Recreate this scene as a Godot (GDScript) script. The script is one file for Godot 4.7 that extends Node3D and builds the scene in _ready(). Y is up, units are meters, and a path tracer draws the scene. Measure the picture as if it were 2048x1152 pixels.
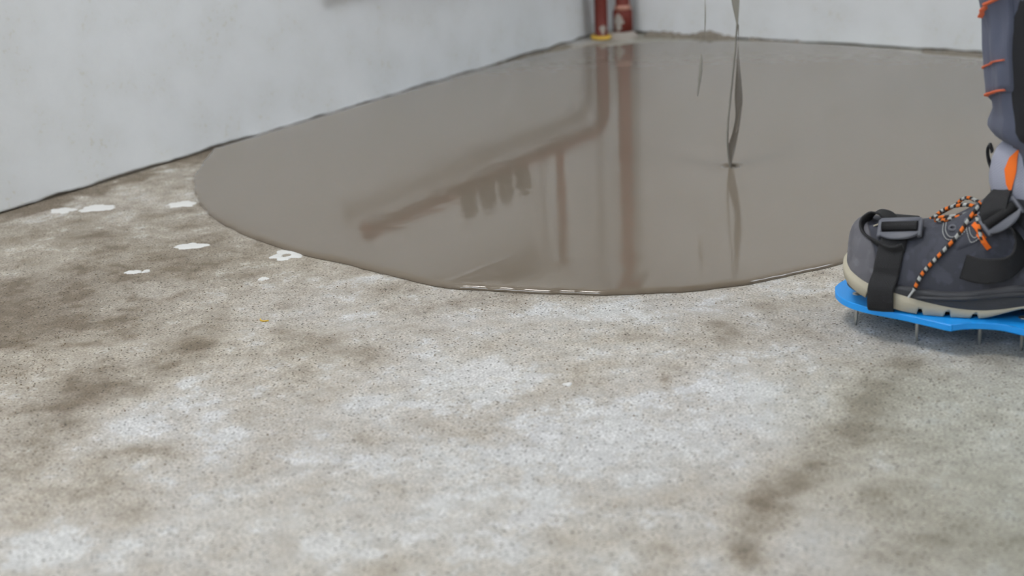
extends Node3D
# A corner of a room under renovation: levelling compound is poured on a bare concrete floor.
# Room frame: x runs along the back wall from the corner, y up, z along the left wall from the corner.
# World frame: the lens stands over the origin.

class MB:
	var v := PackedVector3Array()
	var uv := PackedVector2Array()
	var uv2 := PackedVector2Array()
	var ix := PackedInt32Array()
	func add(p: Vector3, t := Vector2.ZERO, t2 := Vector2.ZERO) -> int:
		v.append(p); uv.append(t); uv2.append(t2)
		return v.size() - 1
	func tri(a: int, b: int, c: int) -> void:
		ix.append(a); ix.append(b); ix.append(c)
	func quad(a: int, b: int, c: int, d: int) -> void:
		tri(a, b, c); tri(a, c, d)
	# rows of points; us = uv length per row step
	func grid(rows: Array, wrap := false, su := 1.0, sv := 1.0) -> void:
		var base := v.size()
		var n: int = rows[0].size()
		for i in rows.size():
			var r: PackedVector3Array = rows[i]
			for j in n:
				add(r[j], Vector2(su * j / float(n - 1), sv * i / float(maxi(1, rows.size() - 1))))
		for i in rows.size() - 1:
			for j in (n if wrap else n - 1):
				var k := (j + 1) % n
				quad(base + i * n + j, base + i * n + k, base + (i + 1) * n + k, base + (i + 1) * n + j)
	func fan(row: PackedVector3Array, rev := false) -> void:
		var c := Vector3.ZERO
		for p in row: c += p
		var ci := add(c / row.size())
		var b := v.size()
		for p in row: add(p)
		for j in row.size():
			var k := (j + 1) % row.size()
			if rev: tri(ci, b + k, b + j)
			else: tri(ci, b + j, b + k)
	func box(c: Vector3, s: Vector3, ch := 0.0) -> void:
		# a box with chamfered edges: eight corners of three vertices each
		var h := s / 2.0
		ch = minf(ch, minf(h.x, minf(h.y, h.z)) * 0.9)
		var id := {}
		for sx in [-1, 1]:
			for sy in [-1, 1]:
				for sz in [-1, 1]:
					var s3 := Vector3(sx, sy, sz)
					for a in 3:
						var p := h - Vector3(ch, ch, ch)
						p[a] = h[a]
						var key := Vector4i(sx, sy, sz, a)
						var q := p * s3
						id[key] = add(c + q, Vector2(q.x + q.z, q.y + q.z))
		for a in 3:
			var b := (a + 1) % 3
			var d := (a + 2) % 3
			for s1 in [-1, 1]:
				var k := []
				for q in [[-1, -1], [1, -1], [1, 1], [-1, 1]]:
					var w := [0, 0, 0]
					w[a] = s1; w[b] = q[0]; w[d] = q[1]
					k.append(id[Vector4i(w[0], w[1], w[2], a)])
				if s1 > 0: quad(k[0], k[3], k[2], k[1])
				else: quad(k[0], k[1], k[2], k[3])
		if ch <= 0.0: return
		for a in 3:
			var b := (a + 1) % 3
			var d := (a + 2) % 3
			for sb in [-1, 1]:
				for sd in [-1, 1]:
					var k := []
					for q in [[-1, b], [1, b], [1, d], [-1, d]]:
						var w := [0, 0, 0]
						w[a] = q[0]; w[b] = sb; w[d] = sd
						k.append(id[Vector4i(w[0], w[1], w[2], q[1])])
					if sb * sd > 0: quad(k[0], k[1], k[2], k[3])
					else: quad(k[0], k[3], k[2], k[1])
		for sx in [-1, 1]:
			for sy in [-1, 1]:
				for sz in [-1, 1]:
					var k := [id[Vector4i(sx, sy, sz, 0)], id[Vector4i(sx, sy, sz, 1)], id[Vector4i(sx, sy, sz, 2)]]
					if sx * sy * sz > 0: tri(k[0], k[2], k[1])
					else: tri(k[0], k[1], k[2])
	func tube(path: PackedVector3Array, r0: float, r1 := -1.0, sides := 12, per := 0.0) -> void:
		if r1 < 0.0: r1 = r0
		var rows := []
		var t0: Vector3 = (path[1] - path[0]).normalized()
		var n: Vector3 = t0.cross(Vector3.UP if absf(t0.y) < 0.9 else Vector3.RIGHT).normalized()
		var length := 0.0
		for i in path.size():
			var t: Vector3 = (path[mini(i + 1, path.size() - 1)] - path[maxi(i - 1, 0)]).normalized()
			n = (n - t * n.dot(t)).normalized()
			var b := t.cross(n)
			var r := lerpf(r0, r1, i / float(path.size() - 1))
			var row := PackedVector3Array()
			for k in sides + 1:
				var a := TAU * k / sides
				row.append(path[i] + (n * cos(a) + b * sin(a)) * r)
			rows.append(row)
			if i: length += path[i].distance_to(path[i - 1])
		grid(rows, false, 1.0, length / per if per > 0.0 else 1.0)
		fan(rows[0].slice(0, sides), false)
		fan(rows[-1].slice(0, sides), true)
	# a band of the given width and thickness; wd holds a width direction per point
	func band(path: PackedVector3Array, wd: PackedVector3Array, width: float, th: float) -> void:
		var rows := []
		var length := 0.0
		for i in path.size():
			var t: Vector3 = (path[mini(i + 1, path.size() - 1)] - path[maxi(i - 1, 0)]).normalized()
			var w: Vector3 = (wd[mini(i, wd.size() - 1)] - t * t.dot(wd[mini(i, wd.size() - 1)])).normalized()
			var n := t.cross(w)
			var row := PackedVector3Array()
			for q in [[-.5, -.5], [-.42, -.6], [.42, -.6], [.5, -.5], [.5, .5], [.42, .6], [-.42, .6], [-.5, .5], [-.5, -.5]]:
				row.append(path[i] + w * (q[0] * width) + n * (q[1] * th))
			rows.append(row)
			if i: length += path[i].distance_to(path[i - 1])
		grid(rows, false, 1.0, length / width)
		fan(rows[0].slice(0, 8), false)
		fan(rows[-1].slice(0, 8), true)
	func lathe(prof: PackedVector2Array, c := Vector3.ZERO, sides := 32) -> void:
		var rows := []
		for p in prof:
			var row := PackedVector3Array()
			for k in sides + 1:
				var a := TAU * k / sides
				row.append(c + Vector3(cos(a) * p.x, p.y, sin(a) * p.x))
			rows.append(row)
		grid(rows)
	# outline (x, z) extruded between two heights with a small chamfer
	func slab(poly: PackedVector2Array, y0: float, y1: float, ch := 0.0006) -> void:
		var cen := Vector2.ZERO
		for p in poly: cen += p
		cen /= poly.size()
		var n := poly.size()
		var rows := []
		for q in [[y0, ch], [y0 + ch, 0.0], [y1 - ch, 0.0], [y1, ch]]:
			var row := PackedVector3Array()
			for i in n + 1:
				var p: Vector2 = poly[i % n]
				var d := p + (cen - p).normalized() * float(q[1])
				row.append(Vector3(d.x, q[0], d.y))
			rows.append(row)
		grid(rows)
		for e in [0, 3]:
			var flat := PackedVector2Array()
			var b := v.size()
			for i in n:
				var p: Vector3 = rows[e][i]
				flat.append(Vector2(p.x, p.z)); add(p, Vector2(p.x, p.z))
			var t := Geometry2D.triangulate_polygon(flat)
			for i in range(0, t.size(), 3):
				var nn: float = (flat[t[i + 1]] - flat[t[i]]).cross(flat[t[i + 2]] - flat[t[i]])
				if (nn > 0) == (e == 3): tri(b + t[i], b + t[i + 1], b + t[i + 2])
				else: tri(b + t[i], b + t[i + 2], b + t[i + 1])
	func mesh(m: Material, smooth := true, keep := false) -> ArrayMesh:
		var vol := 0.0
		for i in range(0, ix.size(), 3):
			vol += v[ix[i]].dot(v[ix[i + 1]].cross(v[ix[i + 2]]))
		var st := SurfaceTool.new()
		st.begin(Mesh.PRIMITIVE_TRIANGLES)
		var flip := vol > 0.0 and not keep
		for i in range(0, ix.size(), 3):
			for k in ([0, 2, 1] if flip else [0, 1, 2]):
				var q := ix[i + k]
				st.set_smooth_group(0 if smooth else -1)
				st.set_uv(uv[q]); st.set_uv2(uv2[q])
				st.add_vertex(v[q])
		st.generate_normals()
		st.index()
		st.set_material(m)
		return st.commit()

var ROOM := Transform3D(Basis(Vector3(0.80704, 0, 0.59049), Vector3.UP, Vector3(-0.59049, 0, 0.80704)), Vector3(0.26639, 0, -3.42745))
var BOOT := Transform3D(Basis(Vector3(0.8910, 0, 0.4540), Vector3.UP, Vector3(-0.4540, 0, 0.8910)), Vector3(0.345, 0, -1.4106))
var M := {}
var rng := RandomNumberGenerator.new()

func numbered(called: String) -> String:
	if not has_node(called): return called
	var i := 1
	while has_node("%s_%03d" % [called, i]): i += 1
	return "%s_%03d" % [called, i]

func tag(o: Node, label: String, category := "", group := "", kind := "") -> Node:
	if label: o.set_meta("label", label)
	if category: o.set_meta("category", category)
	if group: o.set_meta("group", group)
	if kind: o.set_meta("kind", kind)
	return o

func thing(called: String, label: String, category: String, at := Transform3D(), group := "") -> Node3D:
	var o := Node3D.new()
	o.name = numbered(called)
	add_child(o)
	o.transform = at
	tag(o, label, category, group)
	return o

func obj(called: String, mb: MB, m: Material, parent: Node = self, at := Transform3D(), smooth := true, keep := false) -> MeshInstance3D:
	var o := MeshInstance3D.new()
	o.name = numbered(called) if parent == self else called
	o.mesh = mb.mesh(m, smooth, keep)
	parent.add_child(o, true)
	o.transform = at
	return o

func spline(pts: Array, n := 8) -> PackedVector3Array:
	var out := PackedVector3Array()
	for i in pts.size() - 1:
		var a: Vector3 = pts[maxi(i - 1, 0)]
		var b: Vector3 = pts[i]
		var c: Vector3 = pts[i + 1]
		var d: Vector3 = pts[mini(i + 2, pts.size() - 1)]
		for k in n:
			out.append(b.cubic_interpolate(c, a, d, k / float(n)))
	out.append(pts[-1])
	return out

func lut(x: float, t: Array) -> float:   # smooth table [x0, y0, x1, y1, ...]
	var n := t.size() / 2
	if x <= t[0]: return t[1]
	if x >= t[2 * n - 2]: return t[2 * n - 1]
	for i in n - 1:
		if x <= t[2 * i + 2]:
			var f: float = (x - t[2 * i]) / (t[2 * i + 2] - t[2 * i])
			var a: float = t[2 * maxi(i - 1, 0) + 1]
			var d: float = t[2 * mini(i + 2, n - 1) + 1]
			return cubic_interpolate(t[2 * i + 1], t[2 * i + 3], a, d, f)
	return 0.0

func noise(s: int, f: float, oct := 4, type := FastNoiseLite.TYPE_SIMPLEX_SMOOTH) -> FastNoiseLite:
	var n := FastNoiseLite.new()
	n.seed = s; n.frequency = f; n.noise_type = type
	n.fractal_type = FastNoiseLite.FRACTAL_FBM if oct > 1 else FastNoiseLite.FRACTAL_NONE
	n.fractal_octaves = oct
	return n

func mat(called: String, r: int, g: int, b: int, rough := 0.8, metal := 0.0) -> StandardMaterial3D:
	var m := StandardMaterial3D.new()
	m.resource_name = called
	m.albedo_color = Color8(r, g, b)
	m.roughness = rough
	m.metallic = metal
	M[called] = m
	return m

func bumpy(m: StandardMaterial3D, tex: Texture2D, cm: float, scale := 1.0, tri := true) -> void:
	m.heightmap_enabled = true
	m.heightmap_texture = tex
	m.heightmap_scale = cm
	if tri:
		m.uv1_triplanar = true
		m.uv1_scale = Vector3.ONE * scale

func _ready() -> void:
	rng.seed = 7
	setup_view()
	setup_materials()
	build_room()
	build_lamp()
	build_puddle()
	build_pipes()
	build_radiator()
	build_stream()
	build_overshoe()
	build_boot()
	build_person()
	build_bits()

func setup_view() -> void:
	var p := deg_to_rad(19.4)
	var r := deg_to_rad(3.0)
	var fw := Vector3(0, -sin(p), -cos(p))
	var up := Vector3(0, cos(p), -sin(p))
	var ri := Vector3.RIGHT
	var cam := Camera3D.new()
	cam.name = "camera"
	add_child(cam)
	cam.transform = Transform3D(Basis(ri * cos(r) - up * sin(r), ri * sin(r) + up * cos(r), -fw), Vector3(0, 0.55, 0))
	var at := CameraAttributesPhysical.new()
	at.frustum_focal_length = 57.70
	at.frustum_focus_distance = 1.64
	at.frustum_near = 0.05
	at.frustum_far = 100.0
	at.exposure_aperture = 5.5
	cam.attributes = at
	cam.current = true

	var env := Environment.new()
	env.background_mode = Environment.BG_SKY
	var sm := ProceduralSkyMaterial.new()
	sm.sky_top_color = Color(0.80, 0.84, 0.90)
	sm.sky_horizon_color = Color(0.95, 0.96, 0.97)
	sm.ground_bottom_color = Color(0.45, 0.45, 0.43)
	sm.ground_horizon_color = Color(0.75, 0.76, 0.77)
	sm.sky_energy_multiplier = 3.0
	env.sky = Sky.new()
	env.sky.sky_material = sm
	env.tonemap_mode = Environment.TONE_MAPPER_LINEAR
	env.tonemap_exposure = 0.805
	env.sdfgi_enabled = true
	env.ssao_enabled = true
	env.ssil_enabled = true
	var we := WorldEnvironment.new()
	we.name = "world_environment"
	we.environment = env
	add_child(we)
	# daylight through the window behind the camera, and through the one in the right wall
	for w in [[Vector3(1.05, 1.83, 4.12), 0.0, Vector2(1.5, 1.2), 1.0], [Vector3(3.52, 1.83, 1.0), PI / 2, Vector2(1.3, 1.1), 2.0]]:
		var l := AreaLight3D.new()
		l.name = "window_daylight"
		l.area_size = w[2]
		l.light_color = Color(0.985, 0.995, 1.0)
		l.light_energy = w[3]
		l.area_range = 12.0
		l.area_attenuation = 2.0
		l.shadow_enabled = true
		add_child(l, true)
		l.transform = ROOM * Transform3D(Basis(Vector3.UP, w[1]), w[0])

func img_noise(size: int, n: FastNoiseLite) -> PackedByteArray:
	return n.get_seamless_image(size, size, false, false, 0.1, true).get_data()

func setup_materials() -> void:
	# grain shared by concrete and plaster
	var S := 1024
	var fine := img_noise(S, noise(3, 0.11, 3))
	var soft := img_noise(S, noise(4, 0.016, 4))
	var dots := noise(9, 0.055, 1, FastNoiseLite.TYPE_CELLULAR)
	dots.cellular_return_type = FastNoiseLite.RETURN_DISTANCE
	dots.cellular_jitter = 1.0
	var cell := img_noise(S, dots)
	var pick := img_noise(S, noise(12, 0.03, 2))
	var col := PackedByteArray(); col.resize(S * S * 3)
	var hei := PackedByteArray(); hei.resize(S * S)
	for i in S * S:
		var f := fine[i] / 255.0
		var s := soft[i] / 255.0
		var k := 0.87 + 0.33 * (f - 0.5) * (0.5 + s) + 0.12 * (s - 0.5)
		var h := 0.55 + 0.35 * (f - 0.5) + 0.3 * (s - 0.5)
		var pit := cell[i] < 30 and pick[i] > 132
		if pit:
			k *= 0.55; h -= 0.4
		var q := int(clampf(k, 0, 1) * 255)
		col[3 * i] = q
		col[3 * i + 1] = int(q * (0.985 if pit else 0.997))
		col[3 * i + 2] = int(q * (0.95 if pit else 0.985))
		hei[i] = int(clampf(h, 0, 1) * 255)
	var grain := ImageTexture.create_from_image(Image.create_from_data(S, S, false, Image.FORMAT_RGB8, col))
	var relief := ImageTexture.create_from_image(Image.create_from_data(S, S, false, Image.FORMAT_L8, hei))

	# stains of the slab, laid out in floor coordinates (2.2 m square of the world's x and z)
	var N := 1536
	var f5 := noise(25, 0.22, 2).get_image(N, N).get_data()
	var f1 := noise(21, 0.005, 5).get_image(N, N).get_data()
	var f2 := noise(22, 0.018, 5).get_image(N, N).get_data()
	var f3 := noise(23, 0.06, 4).get_image(N, N).get_data()
	var f4 := noise(24, 0.0035, 3).get_image(N, N).get_data()
	var field := PackedFloat32Array(); field.resize(N * N)
	for b in stains():
		var cx := int((b[0] + 1.1) / 2.2 * N)
		var cy := int((b[1] + 2.9) / 2.2 * N)
		var rx: float = b[2] / 2.2 * N
		var ry: float = b[3] / 2.2 * N
		for y in range(maxi(0, cy - int(2 * ry)), mini(N, cy + int(2 * ry) + 1)):
			for x in range(maxi(0, cx - int(2 * rx)), mini(N, cx + int(2 * rx) + 1)):
				var d := Vector2((x - cx) / rx, (y - cy) / ry).length_squared()
				field[y * N + x] += b[4] * exp(-d * 1.2)
	var mac := PackedByteArray(); mac.resize(N * N * 3)
	var dark := Color8(134, 123, 109); var mid := Color8(195, 189, 181); var light := Color8(220, 222, 225); var green := Color8(180, 185, 177)
	for y in N:
		var wz := y / float(N) * 2.2 - 2.9
		for x in N:
			var i := y * N + x
			var wx := x / float(N) * 2.2 - 1.1
			var a := f1[i] / 255.0 - 0.5
			var b := f2[i] / 255.0 - 0.5
			var c := f3[i] / 255.0 - 0.5
			var e := field[i]
			var s5 := f5[i] / 255.0 - 0.5
			var near := clampf((wz + 1.75) / 0.6, 0, 1) * clampf((wx + 0.75) / 0.55, 0, 1)
			var g := clampf((wx - 0.2) / 0.18, 0, 1) * clampf((wz + 1.35) / 0.15, 0, 1)
			var t := 0.45 + 0.27 * near - 0.2 * g + e * (0.62 + 0.5 * absf(b)) + 0.36 * a + 0.34 * b + 0.24 * c + 0.2 * s5
			# the damp strip along the left wall, dirt in the corner
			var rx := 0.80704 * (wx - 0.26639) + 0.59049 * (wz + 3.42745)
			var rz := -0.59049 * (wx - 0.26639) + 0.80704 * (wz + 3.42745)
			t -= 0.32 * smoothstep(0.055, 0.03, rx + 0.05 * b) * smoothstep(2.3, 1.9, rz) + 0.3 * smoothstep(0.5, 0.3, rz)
			t -= 0.16 * (0.7 + 2.0 * c) * smoothstep(-0.28, -0.5, wx + 0.12 * a) * smoothstep(-1.25, -1.4, wz + 0.1 * a) * smoothstep(-1.85, -1.7, wz)
			# pale films and sandy worn patches that dissolve into single grains
			var q := 0.55 * b + 0.35 * c + (0.55 if e > 0.0 else 0.35) * e + 0.22 * s5
			t += 0.2 * smoothstep(0.11, 0.18, q) - 0.15 * smoothstep(0.11, 0.24, -0.6 * b + 0.5 * c - 0.2 * e + 0.3 * s5)
			# away from the middle of the slab the stains thin out into an even grey
			var keep := smoothstep(1.1, 0.82, absf(wx) + 0.06 * c) * smoothstep(-0.7, -0.83, wz) * smoothstep(-2.9, -2.6, wz)
			t = lerpf(0.58 + 0.2 * s5, t, keep)
			g *= keep
			t = clampf(t, 0, 1)
			var k := dark.lerp(mid, t * 2.0) if t < 0.5 else mid.lerp(light, t * 2.0 - 1.0)
			k = k.lerp(green, 0.55 * g)
			var y2 := f4[i] / 255.0
			mac[3 * i] = int(k.r * 255)
			mac[3 * i + 1] = int(k.g * (255 - 2 * y2))
			mac[3 * i + 2] = int(k.b * (255 - 8 * y2))
	var stain := ImageTexture.create_from_image(Image.create_from_data(N, N, false, Image.FORMAT_RGB8, mac))
	var m := mat("concrete", 255, 255, 255, 0.86)
	m.albedo_texture = grain
	m.uv1_scale = Vector3(1 / 0.42, 1 / 0.42, 1)
	m.detail_enabled = true
	m.detail_blend_mode = BaseMaterial3D.BLEND_MODE_MUL
	m.detail_uv_layer = BaseMaterial3D.DETAIL_UV_2
	m.detail_albedo = stain
	bumpy(m, relief, 0.11, 1.0, false)

	# painted plaster with faint grime
	var P := 1024
	var w1 := img_noise(P, noise(31, 0.006, 4))
	var w2 := img_noise(P, noise(32, 0.05, 3))
	var wc := PackedByteArray(); wc.resize(P * P * 3)
	for i in P * P:
		var d := clampf((w1[i] / 255.0 - 0.5) * 2.0, 0, 1) * clampf((w2[i] / 255.0 - 0.66) * 6.0, 0, 1) + 0.25 * clampf(w1[i] / 255.0 - 0.4, 0, 1)
		var k := 0.985 - 0.03 * (w1[i] / 255.0 - 0.5)
		k = minf(k, 1.0)
		wc[3 * i] = int(255 * k * (1 - 0.05 * d))
		wc[3 * i + 1] = int(255 * k * (1 - 0.065 * d))
		wc[3 * i + 2] = int(255 * k * (1 - 0.11 * d))
	var grime := ImageTexture.create_from_image(Image.create_from_data(P, P, false, Image.FORMAT_RGB8, wc))
	m = mat("plaster", 224, 226, 226, 0.75)
	m.albedo_texture = grime
	bumpy(m, relief, 0.04, 1.4)
	m = mat("ceiling_paint", 235, 236, 235, 0.9)
	m = mat("old_mortar", 132, 124, 112, 0.95)
	bumpy(m, relief, 0.25, 3.0)
	m = mat("brown_sand", 112, 94, 76, 0.95)
	m = mat("plaster_splash", 212, 212, 209, 0.8)
	bumpy(m, relief, 0.05, 3.0)
	m = mat("levelling_compound", 112, 101, 87, 0.06)
	m.rim_enabled = true   # a dull film of water on the settling powder
	m.rim = 0.45
	m.rim_tint = 0.5
	var rp := NoiseTexture2D.new()
	rp.width = 1024; rp.height = 1024; rp.seamless = true
	rp.noise = noise(41, 0.045, 4)
	bumpy(m, rp, 0.012, 0.5)
	m = mat("wet_stream", 102, 95, 86, 0.12)
	m = mat("thin_stream", 138, 135, 126, 0.2)
	m = mat("red_paint", 104, 32, 18, 0.6)
	m = mat("white_smear", 158, 150, 141, 0.8)
	m = mat("steel_bare", 178, 130, 112, 0.5, 0.2)
	m = mat("yellow_foam", 216, 178, 72, 0.7)
	m = mat("radiator_white", 228, 228, 224, 0.4)
	m = mat("radiator_grey", 62, 63, 62, 0.7)
	m = mat("pvc_white", 232, 233, 233, 0.35)
	m = mat("blue_plastic", 28, 152, 238, 0.42)
	m = mat("steel", 190, 190, 186, 0.35, 0.9)
	m = mat("webbing", 34, 34, 36, 0.8)
	var wv := Image.create_empty(64, 64, false, Image.FORMAT_L8)
	for y in 64:
		for x in 64:
			var on := ((x / 4) + (y / 4)) % 2 == 0
			wv.set_pixel(x, y, Color.from_hsv(0, 0, 0.85 if on else 0.35))
	var weave := ImageTexture.create_from_image(wv)
	bumpy(m, weave, 0.05, 45.0)
	m = mat("buckle_plastic", 98, 100, 108, 0.5)
	m = mat("suede", 78, 80, 91, 0.85)
	m.rim_enabled = true; m.rim = 0.3
	bumpy(m, relief, 0.05, 6.0)
	m = mat("toe_suede", 116, 115, 121, 0.85)
	bumpy(m, relief, 0.06, 6.0)
	var dust := Image.create_empty(256, 256, false, Image.FORMAT_RGB8)
	var dn := noise(55, 0.03, 4)
	for y in 256:
		for x in 256:
			var g := 0.84 + 0.16 * smoothstep(0.05, 0.4, dn.get_noise_2d(x, y))
			dust.set_pixel(x, y, Color(g, g, g * 0.995))
	var dusty := ImageTexture.create_from_image(dust)
	M.suede.albedo_texture = dusty
	M.toe_suede.albedo_texture = dusty
	m = mat("rubber_grey", 60, 61, 65, 0.65)
	bumpy(m, relief, 0.04, 5.0)
	m = mat("cream_sole", 182, 175, 155, 0.75)
	bumpy(m, relief, 0.05, 5.0)
	m = mat("black_gap", 14, 14, 15, 0.9)
	m = mat("stitch", 178, 180, 178, 0.8)
	m = mat("mesh_lining", 152, 154, 168, 0.85)
	bumpy(m, weave, 0.05, 40.0)
	m = mat("dark_lining", 50, 52, 57, 0.85)
	bumpy(m, weave, 0.06, 40.0)
	m = mat("orange", 238, 112, 26, 0.75)
	m = mat("piping", 226, 112, 74, 0.8)
	m = mat("trouser_cloth", 84, 88, 104, 0.9)
	m.rim_enabled = true; m.rim = 0.3
	bumpy(m, weave, 0.02, 24.0)
	m = mat("patch_cloth", 27, 28, 32, 0.9)
	m = mat("jacket_cloth", 60, 63, 74, 0.9)
	m = mat("skin", 200, 150, 125, 0.6)
	m = mat("hair", 52, 40, 32, 0.8)
	m = mat("bucket_black", 34, 34, 36, 0.5)
	var lc := Image.create_empty(8, 64, false, Image.FORMAT_RGB8)
	for y in 64:
		for x in 8:
			var q := (y + x * 2) % 64
			lc.set_pixel(x, y, Color8(222, 112, 30) if q < 20 else Color8(34, 31, 31) if q < 32 else Color8(172, 174, 170) if q < 50 else Color8(40, 36, 36))
	m = mat("lace_cord", 255, 255, 255, 0.8)
	m.albedo_texture = ImageTexture.create_from_image(lc)
	m = mat("lamp_glow", 240, 240, 238, 0.6)
	m.emission_enabled = true
	m.emission = Color(1, 0.985, 0.955)
	m.emission_energy_multiplier = 1.0
	m = mat("glass", 255, 255, 255, 0.02)
	m.transparency = BaseMaterial3D.TRANSPARENCY_ALPHA
	m.albedo_color = Color(1, 1, 1, 0.06)

func stains() -> Array:   # x, z, radius across, radius along, darker or paler
	return [[-0.592, -1.611, 0.117, 0.116, -0.5], [-0.535, -1.5, 0.091, 0.073, -0.45], [-0.5, -1.711, 0.082, 0.068, -0.25], [-0.396, -1.778, 0.056, 0.052, -0.35],
		[-0.405, -1.514, 0.085, 0.072, -0.2], [-0.347, -1.427, 0.029, 0.032, -0.35], [-0.073, -1.51, 0.07, 0.024, -0.25], [0.08, -1.378, 0.096, 0.02, -0.22],
		[0.224, -1.405, 0.03, 0.021, -0.35], [0.147, -1.263, 0.007, 0.031, -0.3], [0.392, -1.269, 0.024, 0.033, -0.4], [0.342, -1.195, 0.028, 0.048, -0.45],
		[0.287, -1.125, 0.033, 0.045, -0.5], [0.238, -1.062, 0.036, 0.047, -0.45], [0.196, -0.999, 0.028, 0.044, -0.45], [0.166, -0.923, 0.017, 0.029, -0.9],
		[0.315, -1.16, 0.03, 0.05, -0.35], [0.262, -1.093, 0.03, 0.045, -0.35], [0.215, -1.03, 0.03, 0.045, -0.4], [0.37, -1.235, 0.025, 0.04, -0.3], [0.18, -0.96, 0.025, 0.04, -0.5], [0.148, -1.031, 0.041, 0.046, -0.2], [0.371, -1.023, 0.028, 0.037, -0.2], [-0.027, -1.16, 0.051, 0.017, -0.35], [-0.129, -1.16, 0.023, 0.017, -0.35],
		[-0.234, -1.121, 0.028, 0.027, -0.3], [-0.342, -1.164, 0.048, 0.029, -0.3], [-0.242, -0.969, 0.024, 0.025, -0.35], [-0.437, -1.29, 0.063, 0.084, -0.3],
		[-0.458, -1.178, 0.039, 0.098, -0.25], [-0.179, -1.403, 0.143, 0.056, -0.15], [0.105, -0.922, 0.03, 0.038, -0.2], [0.285, -0.998, 0.047, 0.082, -0.25],
		[-0.577, -1.878, 0.119, 0.053, -0.15], [-0.042, -1.288, 0.076, 0.067, 0.5], [0.051, -1.159, 0.092, 0.056, 0.35], [-0.063, -1.121, 0.134, 0.047, 0.3],
		[-0.268, -1.189, 0.027, 0.023, 0.5], [-0.38, -1.223, 0.04, 0.042, 0.4], [-0.4, -0.993, 0.034, 0.041, 0.7], [-0.159, -0.972, 0.016, 0.018, 0.5],
		[0.125, -1.451, 0.078, 0.042, 0.3], [0.225, -1.228, 0.066, 0.089, 0.35], [-0.02, -0.989, 0.1, 0.069, 0.25], [-0.187, -1.621, 0.035, 0.019, 0.5],
		[-0.342, -1.32, 0.011, 0.015, 0.6], [-0.163, -1.231, 0.049, 0.032, 0.3], [0.087, -1.094, 0.087, 0.061, 0.3], [-0.299, -1.23, 0.02, 0.02, 0.4],
		[-0.083, -1.466, 0.057, 0.023, 0.25], [0.059, -1.477, 0.057, 0.026, 0.3]]

func struct(called: String, mb: MB, m: Material, label: String, smooth := false) -> MeshInstance3D:
	var o := obj(called, mb, m, self, ROOM, smooth)
	tag(o, label, "", "", "structure")
	return o

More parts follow.
